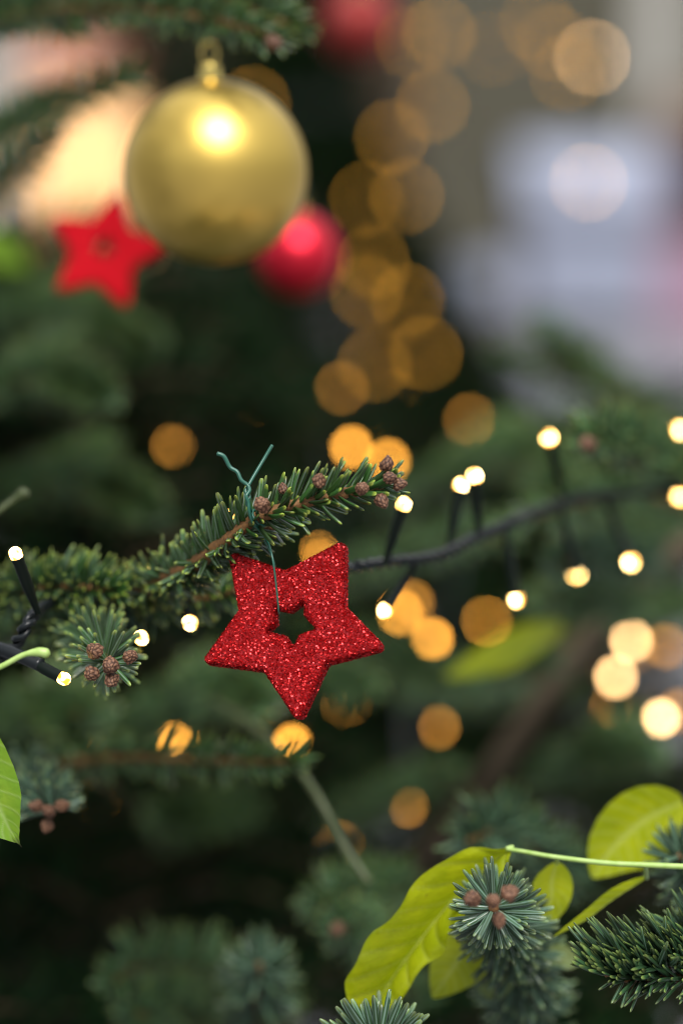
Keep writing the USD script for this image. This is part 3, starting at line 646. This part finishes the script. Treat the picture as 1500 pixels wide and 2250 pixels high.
ls3 = thing('light_string', 'string of warm fairy lights deep among the branches, blurred to orange discs', 'fairy lights', P(900, 1400, 1.6))
mids = [(1070, 1362, 1.95), (950, 1403, 1.55), (880, 1345, 1.72), (905, 1322, 1.62), (1278, 1330, 1.6), (1352, 1487, 1.62), (1386, 1408, 1.62), (1392, 1425, 1.75), (1344, 1552, 1.65), (1452, 1577, 1.42), (1490, 1562, 1.65), (1462, 1420, 1.7),
        (962, 1598, 1.62), (896, 1772, 1.45), (700, 1214, 1.42), (592, 1520, 1.40), (612, 1556, 1.38), (642, 1634, 1.45), (390, 1628, 1.45), (722, 960, 2.1), (750, 852, 2.1), (1032, 922, 2.1), (545, 880, 2.0), (495, 790, 2.0), (456, 662, 2.0), (386, 1745, 1.75), (212, 1765, 1.65), (380, 980, 1.6), (238, 1610, 1.7), (772, 982, 1.6), (852, 1012, 1.65), (835, 1860, 1.9), (745, 1860, 1.9), (495, 1870, 1.6), (760, 1545, 1.8)]
order = sorted(mids, key=lambda q: q[0])
obj(ls3, 'cable', tube(spline(PP(*[(a, b + 26, c + .01) for a, b, c in order]), 300), .0016, 6), 'cable_plastic')
DIM = {(896, 1772), (722, 960), (750, 852), (1032, 922), (545, 880), (495, 790), (456, 662), (1344, 1552), (1490, 1562), (1462, 1420), (1392, 1425), (962, 1598), (386, 1745), (380, 980), (238, 1610), (835, 1860), (745, 1860), (495, 1870), (760, 1545), (1070, 1360), (212, 1765), (905, 1322)}
for a, b, c in mids:
    lamp(ls3, P(a + 3, b + 26, c + .01), P(a, b, c), .0034, 'lit_bulb_dim' if (a, b) in DIM else 'lit_bulb_peach' if a > 1200 else 'lit_bulb')

FD = -.45
far = [(860, 300, 5.9), (894, 430, 5.9), (804, 436, 5.9), (895, 660, 5.8), (822, 800, 5.7), (856, 892, 5.6), (555, 225, 5.9), (950, 230, 5.9), (820, 575, 5.9),
       (805, 640, 5.8), (965, 70, 5.9), (905, 90, 5.9), (1216, 92, 7.0), (1180, 52, 7.0), (1300, 125, 7.2), (1292, 400, 8.5), (935, 775, 5.7), (690, 880, 5.7), (1085, 105, 6.8), (1245, 160, 7.0)]
ls4 = thing('light_string', 'strings of large warm bulbs on the far fir, the biggest faint amber discs', 'fairy lights', P(860, 300, 5.9))
obj(ls4, 'cable', tube(spline(PP(*[(a, b + 12, c + FD + .02) for a, b, c in sorted(far, key=lambda q: q[1])]), 240), .003, 6), 'cable_plastic')
for a, b, c in far:
    lamp(ls4, P(a, b + 14, c + FD + .02), P(a, b, c + FD), .0092, 'lit_bulb_peach' if a > 1250 else 'lit_bulb_far')

# ------------------------------------------------------------------ red glitter star
def round_poly(pts, r):
    g = Polygon(pts).buffer(-r, join_style=1).buffer(2 * r, join_style=1, quad_segs=6).buffer(-r, join_style=1, quad_segs=6)
    return g


def star_solid(outer, hole, center, nrm, thick, bevel, ro, rh):
    """pixels of outline and hole laid on the plane through center; a slab with rounded rims. Returns mesh, and the plane's axes"""
    nrm = unit(nrm); ax = unit(RIGHT - np.dot(RIGHT, nrm) * nrm); ay = np.cross(nrm, ax)

    def flat(pts):
        out = []
        for px, py in pts:
            d = unit(P(px, py, 1.0) - CAM); k = np.dot(center - CAM, nrm) / np.dot(d, nrm)
            q = CAM + k * d - center; out.append((q @ ax, q @ ay))
        return np.array(out)
    po = round_poly(flat(outer), ro)
    ph = round_poly(flat(hole), rh)
    return po, ph, nrm, ax, ay


def slab(po, ph, thick, bevel, steps=5):
    """rounded-rim plate by stacking inset outlines and capping them: (verts local, faces)"""
    import manifold3d as m3
    body = None
    parts = []
    for s in range(steps + 1):
        a = s / steps * math.pi / 2
        inset = bevel * (1 - math.sin(a)); h = thick / 2 - bevel * (1 - math.cos(math.pi / 2 - a))
        h = thick / 2 - bevel + bevel * math.cos(a)
        poly = po.buffer(-inset).difference(ph.buffer(inset))
        if poly.geom_type != 'Polygon':
            poly = max(poly.geoms, key=lambda q: q.area)
        e = trimesh.creation.extrude_polygon(poly, 2 * h, engine='earcut'); e.apply_translation([0, 0, -h])
        parts.append(m3.Manifold(m3.Mesh(np.asarray(e.vertices, np.float32), np.asarray(e.faces, np.uint32))))
    body = m3.Manifold.batch_boolean(parts, m3.OpType.Add)
    me = body.to_mesh()
    return trimesh.Trimesh(me.vert_properties[:, :3], me.tri_verts, process=False)


C0 = P(642, 1385, FOCUS)
outer = [(498, 1208), (624, 1252), (757, 1183), (755, 1330), (847, 1424), (716, 1458), (654, 1590), (577, 1474), (438, 1456), (522, 1340)]
hole0 = [(609, 1344), (637, 1350), (664, 1330), (664, 1358), (686, 1382), (654, 1394), (642, 1420), (628, 1395), (592, 1388), (610, 1372)]
hx, hy = np.mean(hole0, 0)
hole = [(hx + (a - hx) * 1.22 - 2, hy + (b - hy) * 1.22 - 3) for a, b in hole0]
outer = [(643 + (a - 643) * .985, 1386 + (b - 1386) * .985) for a, b in outer]
po, ph, nrm, ax, ay = star_solid(outer, hole, C0, -FWD + .20 * UP - .22 * RIGHT, .007, .0015, .0016, .0006)
TH = .0075
sl = slab(po, ph, TH, .0016)
lo = np.array(sl.vertices)
world = C0 + lo[:, :1] * ax + lo[:, 1:2] * ay + (lo[:, 2:3] - TH / 2) * nrm
st = thing('glitter_star', 'red glittering five-pointed star with a star-shaped hole, hanging in sharp focus', 'star ornament', C0)
obj(st, 'body', (world, np.array(sl.faces)), 'star_red', smooth=35)
rng = np.random.default_rng(8)


def flakes(mesh_w, n, rmin, rmax, tilt, rng, sides=6):
    pts, fi = trimesh.sample.sample_surface(mesh_w, n, seed=4)
    nr = mesh_w.face_normals[fi]
    nf = unit(nr + rng.normal(0, tilt, (n, 3)))
    a = unit(np.cross(nf, rng.normal(0, 1, (n, 3)))); b = np.cross(nf, a)
    r = rng.uniform(rmin, rmax, n)[:, None, None]; th = np.arange(sides) * 2 * np.pi / sides
    v = pts[:, None] + nr[:, None] * .00022 + r * (np.cos(th)[None, :, None] * a[:, None] + np.sin(th)[None, :, None] * b[:, None])
    f = np.array([[0, j, j + 1] for j in range(1, sides - 1)])
    return v.reshape(-1, 3), (f[None] + (np.arange(n) * sides)[:, None, None]).reshape(-1, 3)


mw = trimesh.Trimesh(world, np.array(sl.faces), process=False)
obj(st, 'glitter', flakes(mw, 42000, .00018, .00040, .62, rng), 'glitter', smooth=False, kind='stuff')
# green wire: twisted over the branch, a loop down through the hole
w1 = spline(PP((477, 996, .818), (492, 1003, .818), (505, 1026, .818), (521, 1037, .8175), (530, 1055, .817), (544, 1066, .817), (548, 1078, .816), (541, 1090, .815), (546, 1105, .815), (548, 1125, .815), (556, 1150, .817), (578, 1176, .822), (592, 1200, .819), (600, 1235, .8165), (607, 1290, .8165), (611, 1330, .817), (612, 1345, .819), (613, 1349, .826)), 140)
w2 = spline(PP((598, 978, .823), (580, 1008, .822), (558, 1045, .820), (545, 1068, .8185), (539, 1080, .8175), (548, 1092, .817), (542, 1106, .8165), (552, 1122, .818), (548, 1140, .824), (570, 1170, .828), (600, 1230, .829), (612, 1300, .829), (613, 1349, .8265)), 120)
obj(st, 'hanging_wire', cat([tube(w1, np.interp(np.linspace(0, 1, 140), [0, .5, .62, 1], [.00072, .00062, .00036, .00030]), 8), tube(w2, np.interp(np.linspace(0, 1, 120), [0, .5, .62, 1], [.00062, .0006, .0003, .0003]), 8)]), 'green_wire')

tc = P(558, 1144, .824); ta = unit(P(600, 1124, .822) - P(520, 1172, .829)); tb = unit(np.cross(ta, [0, 0, 1.0])); tn = np.cross(ta, tb)
wq = np.linspace(0, 4.6 * np.pi, 60)
obj(st, 'wire_wrap', tube(tc + .0031 * (np.cos(wq)[:, None] * tb + np.sin(wq)[:, None] * tn) + (wq * .00016)[:, None] * ta, .00052, 7), 'green_wire')

# ------------------------------------------------------------------ blurred red star
C1 = P(228, 552, 1.12)
def star_px(cx, cy, R, r, rot, sx=1, sy=1, n=5):
    out = []
    for k in range(2 * n):
        a = math.radians(rot) + k * math.pi / n; q = R if k % 2 == 0 else r
        out.append((cx + sx * q * math.sin(a), cy - sy * q * math.cos(a)))
    return out
po2, ph2, n2, ax2, ay2 = star_solid(star_px(228, 552, 142, 72, 14), star_px(228, 545, 26, 15, 14), C1, -FWD + .15 * UP + .2 * RIGHT, .007, .0015, .0022, .0006)
s2 = slab(po2, ph2, .008, .0015); l2 = np.array(s2.vertices)
wd2 = C1 + l2[:, :1] * ax2 + l2[:, 1:2] * ay2 + (l2[:, 2:3]) * n2
rs = thing('red_star', 'blurred plain red star half hidden behind the gold bauble', 'star ornament', C1)
obj(rs, 'body', (wd2, np.array(s2.faces)), 'red_matte', smooth=35)
obj(rs, 'hanging_wire', tube(spline(PP((258, 440, 1.12), (262, 400, 1.12), (268, 380, 1.13)), 12), .0005, 6), 'green_wire')

# ------------------------------------------------------------------ baubles
def bauble(name, label, px, py, d, rpx, mat, group=None, tilt=(0, 0, 1), hang=None):
    c = P(px, py, d); r = rpx * d / PXF
    up = unit(np.array(tilt, float))
    t = thing(name, label, 'bauble', c, group)
    q = np.linspace(-np.pi / 2, np.pi / 2 - .10, 48)
    obj(t, 'ball', lathe([(max(r * math.cos(a), 1e-5), r * math.sin(a)) for a in q], c, up, 72), mat)
    k = r * .115; top = r * math.sin(q[-1])
    th = np.linspace(0, 2 * np.pi, 25)
    capv = [(k * 1.12, top - r * .02), (k * 1.1, top + r * .03), (k, top + r * .05), (k, top + r * .13), (k * .9, top + r * .15), (0, top + r * .155)]
    obj(t, 'cap', lathe(capv, c, up, 28), 'gold_shiny', smooth=40)
    sd = unit(np.cross(up, [0, 1.0, 0])); o = c + up * (top + r * .155)
    ring = np.array([o + up * (r * .12 * (1 - math.cos(a))) + sd * r * .085 * math.sin(a) for a in th])
    obj(t, 'loop', tube(ring, r * .018, 7), 'gold_shiny')
    if hang is not None:
        obj(t, 'hanging_wire', tube(spline(np.vstack([o + up * r * .22, PP(hang)]), 8), .0005, 6), 'green_wire')


bauble('gold_bauble', 'large satin gold bauble hanging at the upper left', 472, 378, .985, 203, 'gold_satin', tilt=(-.04, -.05, 1), hang=(466, 40, .99))
bauble('red_bauble', 'bright red bauble partly hidden behind the gold bauble', 655, 560, 1.30, 92, 'red_satin', hang=(655, 380, 1.32))
bauble('red_bauble', 'dull red bauble cut off by the top edge of the picture', 788, 50, 2.0, 82, 'red_dull', hang=(788, -130, 2.0))

# ------------------------------------------------------------------ vine leaves
def leaf_mesh(mid, half, side, cup=.2, wave=.0, nu=40, nv=17, seed=0, tipdark=0.0, wp=.85, base=.03, acute=0.0):
    """mid: rib points in space from stalk to tip; half: greatest half width (m); side: across direction"""
    rng = np.random.default_rng(seed)
    p = spline(mid, nu); t = unit(np.gradient(p, axis=0))
    s = unit(np.asarray(side) - (t @ np.asarray(side))[:, None] * t); nrm = np.cross(t, s)
    u = np.linspace(0, 1, nu); w = half * np.sin(np.pi * np.clip(u * .97 + base, 0, 1) ** wp) ** .8
    if acute:
        w = w * np.clip((1 - u) / acute, 0, 1) ** .75
    vv = np.linspace(-1, 1, nv)
    ph = rng.uniform(0, 6)
    V = p[:, None] + (w[:, None] * vv[None])[..., None] * s[:, None] + ((np.abs(vv) ** 1.3)[None] * w[:, None] * cup + wave * half * np.sin(u[:, None] * 17 + ph + np.sign(vv)[None] * 1.3) * (vv ** 2)[None])[..., None] * nrm[:, None]
    vein = np.zeros((nu, nv, 3))
    lat = np.abs(((u[:, None] - .16 * np.abs(vv)[None]) * 9) % 1 - .5) * 2
    vein[..., 0] = np.clip(np.maximum(1 - np.abs(vv)[None] * 7, .75 * np.clip((lat - .78) / .22, 0, 1)), 0, 1) * .8
    vein[..., 2] = -np.clip((lat - .6) / .4, 0, 1) * .8
    vein[..., 1] = np.clip((u[:, None] - (1 - tipdark)) / max(tipdark, 1e-6), 0, 1) if tipdark else 0
    V += (nrm * 1.0)[:, None] * (-.06 * half * np.clip(lat - .55, 0, 1))[..., None]
    i, j = np.meshgrid(np.arange(nu - 1), np.arange(nv - 1), indexing='ij')
    q = np.stack([i * nv + j, i * nv + j + 1, (i + 1) * nv + j + 1, (i + 1) * nv + j], -1).reshape(-1, 4)
    return (V.reshape(-1, 3), np.vstack([q[:, [0, 1, 2]], q[:, [0, 2, 3]]])), vein.reshape(-1, 3)


def px_m(n, d):
    return n * d / PXF


vine = thing('climbing_vine', 'lime green vine with large yellow-green leaves trailing through the fir, lower right', 'vine', P(1120, 1868, .85))
obj(vine, 'stem', tube(spline(PP((1112, 1866, .852), (1150, 1872, .85), (1220, 1884, .847), (1330, 1897, .843), (1430, 1902, .84), (1580, 1908, .835)), 40), np.linspace(.0007, .0011, 40), 8), 'vine_stem')


def leaf(parent, rows, halfpx, side, mat, label=None, stalk=None, nu=70, nv=33, **kw):
    s, a = leaf_mesh(PP(*rows), px_m(halfpx, rows[len(rows) // 2][2]), side, nu=nu, nv=nv, **kw)
    l = obj(parent, 'leaf', s, mat, attr=a, label=label)
    if stalk:
        obj(l, 'stalk', tube(spline(PP(*stalk), 16), .0008, 7), 'vine_stem')
    return l


def edged_leaf(left, rib, right, seed, nu=90, nv=41, puff=.0011):
    """a leaf between its two rims, folded along the rib, pillowed between the side veins"""
    rng = np.random.default_rng(seed)
    A, B, C = (spline(PP(*q), nu) for q in (left, rib, right))
    v = np.linspace(-1, 1, nv); u = np.linspace(0, 1, nu)
    a = np.abs(v)[None, :, None]
    V = np.where(v[None, :, None] < 0, B[:, None] * (1 - a) + A[:, None] * a, B[:, None] * (1 - a) + C[:, None] * a)
    nrm = unit(np.cross(np.gradient(V, axis=0), np.gradient(V, axis=1)))
    if (nrm @ FWD).mean() > 0:
        nrm = -nrm
    ph = ((u[:, None] + .02 * np.sin(u[:, None] * 13) - .17 * np.abs(v)[None] ** .8) * 9.5) % 1
    lat = np.abs(ph - .5) * 2
    pil = (1 - lat ** 2.2) * np.clip(np.abs(v)[None] * 4, 0, 1) * np.clip((1 - np.abs(v)[None]) * 5, .25, 1)
    wav = np.sin(u * 16 + .5)[:, None] * (np.abs(v)[None] ** 2.5) * np.where(v < 0, .0011, .0018)[None] + .0011 * np.sin(u * 27 + 1)[:, None] * (np.abs(v)[None] ** 4)
    env = np.clip(np.minimum(u / .08, (1 - u) / .06), 0, 1)[:, None]
    V = V + nrm * ((puff * pil + wav) * env)[..., None]
    sh = np.zeros((nu, nv, 3))
    sh[..., 0] = np.clip(np.maximum(.85 * (1 - np.abs(v)[None] * 22), .45 * np.clip((lat - .86) / .14, 0, 1)), 0, 1)
    sh[..., 2] = pil * .4
    i, j = np.meshgrid(np.arange(nu - 1), np.arange(nv - 1), indexing='ij')
    q = np.stack([i * nv + j, i * nv + j + 1, (i + 1) * nv + j + 1, (i + 1) * nv + j], -1).reshape(-1, 4)
    return (V.reshape(-1, 3), np.vstack([q[:, [0, 1, 2]], q[:, [0, 2, 3]]])), sh.reshape(-1, 3)


geo, sh = edged_leaf([(1128, 1861, .852), (1060, 1861, .851), (995, 1880, .849), (935, 1922, .847), (878, 1978, .846), (832, 2040, .846), (795, 2095, .848), (764, 2140, .852), (757, 2185, .856), (775, 2245, .862)],
                     [(1128, 1862, .852), (1090, 1888, .856), (1045, 1926, .859), (1000, 1972, .861), (955, 2025, .862), (915, 2078, .863), (880, 2125, .864), (850, 2170, .866), (822, 2215, .867), (795, 2258, .868)],
                     [(1128, 1863, .852), (1120, 1905, .852), (1095, 1955, .851), (1055, 2000, .850), (1015, 2042, .849), (980, 2078, .850), (944, 2108, .853), (914, 2150, .857), (880, 2200, .862), (822, 2258, .867)], 1)
lf0 = obj(vine, 'leaf', geo, 'lime_leaf', attr=sh, label='large drooping yellow-green leaf with ribbed veins')
obj(lf0, 'stalk', tube(spline(PP((1128, 1862, .852), (1120, 1863, .852), (1112, 1866, .852)), 12), .0008, 7), 'vine_stem')
leaf(vine, [(1050, 2055, .885), (1020, 2090, .885), (990, 2135, .885), (950, 2195, .885)], 66, RIGHT + .2 * UP, 'lime_leaf', cup=.15, seed=2, label='smaller yellow-green leaf under the bristly fir tip')
leaf(vine, [(1222, 1896, .868), (1212, 1935, .872), (1205, 1990, .875), (1150, 2080, .88)], 46, RIGHT + .2 * FWD, 'lime_leaf', cup=.2, seed=3, stalk=[(1224, 1884, .848), (1222, 1898, .866)])
leaf(vine, [(1420, 1930, .86), (1350, 1975, .86), (1290, 2020, .858), (1215, 2060, .855)], 26, UP + .3 * RIGHT - .9 * FWD, 'lime_leaf', cup=.5, seed=4, label='narrow leaf curled along its length', stalk=[(1418, 1901, .841), (1420, 1930, .86)])
leaf(vine, [(1500, 1762, .905), (1420, 1800, .905), (1350, 1860, .905), (1300, 1930, .905)], 92, RIGHT * .8 - UP * .7 + .3 * FWD, 'lime_leaf', cup=.2, seed=5, label='round blurred yellow-green leaf at the right edge')
leaf(vine, [(1200, 2080, .90), (1240, 2105, .90), (1275, 2118, .90)], 26, UP, 'pale_leaf', cup=.2, seed=6)
leaf(vine, [(1050, 2170, .90), (1090, 2165, .90), (1135, 2145, .90)], 30, UP, 'pale_leaf', cup=.2, seed=7)

lf = thing('leaf', 'green leaf with a withered brown tip at the left edge', 'leaf', P(0, 1700, .825))
s, a = leaf_mesh(PP((-70, 1560, .835), (-40, 1660, .828), (-12, 1750, .824), (20, 1820, .822), (47, 1862, .822)), px_m(72, .825), RIGHT + .1 * UP - .3 * FWD, cup=.25, wave=.02, nu=80, nv=33, seed=8, tipdark=.16, wp=.9, acute=.42)
obj(lf, 'blade', s, 'green_leaf', attr=a)
sk = thing('leaf_stalk', 'pale green broken leaf stalk in front of the cable at the left edge', 'leaf stalk', P(0, 1450, .80))
obj(sk, 'stalk', tube(spline(PP((-80, 1500, .80), (0, 1466, .80), (50, 1440, .80), (85, 1433, .80), (107, 1437, .80)), 30), np.interp(np.linspace(0, 1, 30), [0, .55, .75, .95, 1], [.0009, .0009, .0016, .0017, .0012]), 12), 'vine_stem')
sk = thing('leaf_stalk', 'blurred yellow-green stalk with a rounded end, left edge above the lamp', 'leaf stalk', P(0, 1120, .90))
obj(sk, 'stalk', tube(spline(PP((-100, 1180, .905), (-20, 1135, .90), (30, 1098, .90), (60, 1080, .90)), 30), np.interp(np.linspace(0, 1, 30), [0, .7, .85, .97, 1], [.0013, .0013, .0023, .0024, .0016]), 12), 'olive_stem')
sk = thing('leaf_stalk', 'blurred olive stem slanting down below the glittering star', 'leaf stalk', P(700, 1750, .97))
obj(sk, 'stalk', tube(spline(PP((470, 1540, 1.10), (560, 1600, 1.04), (640, 1672, .99), (700, 1755, .97), (750, 1850, .965), (810, 1940, .96)), 40), np.linspace(.0016, .0017, 40), 10), 'olive_stem')
lf = thing('leaf', 'blurred bright green leaf right of the glittering star', 'leaf', P(1100, 1440, 1.14))
s, a = leaf_mesh(PP((1235, 1385, 1.16), (1160, 1420, 1.14), (1080, 1450, 1.13), (975, 1490, 1.12)), px_m(58, 1.14), UP + .3 * RIGHT - .5 * FWD, cup=.2, seed=9)
obj(lf, 'blade', s, 'lime_leaf', attr=a)
lf = thing('leaf', 'dim green leaf far out of focus at the left edge below the warm windows', 'leaf', P(15, 560, 1.45))
s, a = leaf_mesh(PP((-60, 520, 1.45), (0, 545, 1.45), (70, 585, 1.45)), px_m(45, 1.45), UP - .5 * FWD, cup=.2, seed=10)
obj(lf, 'blade', s, 'green_leaf', attr=a)
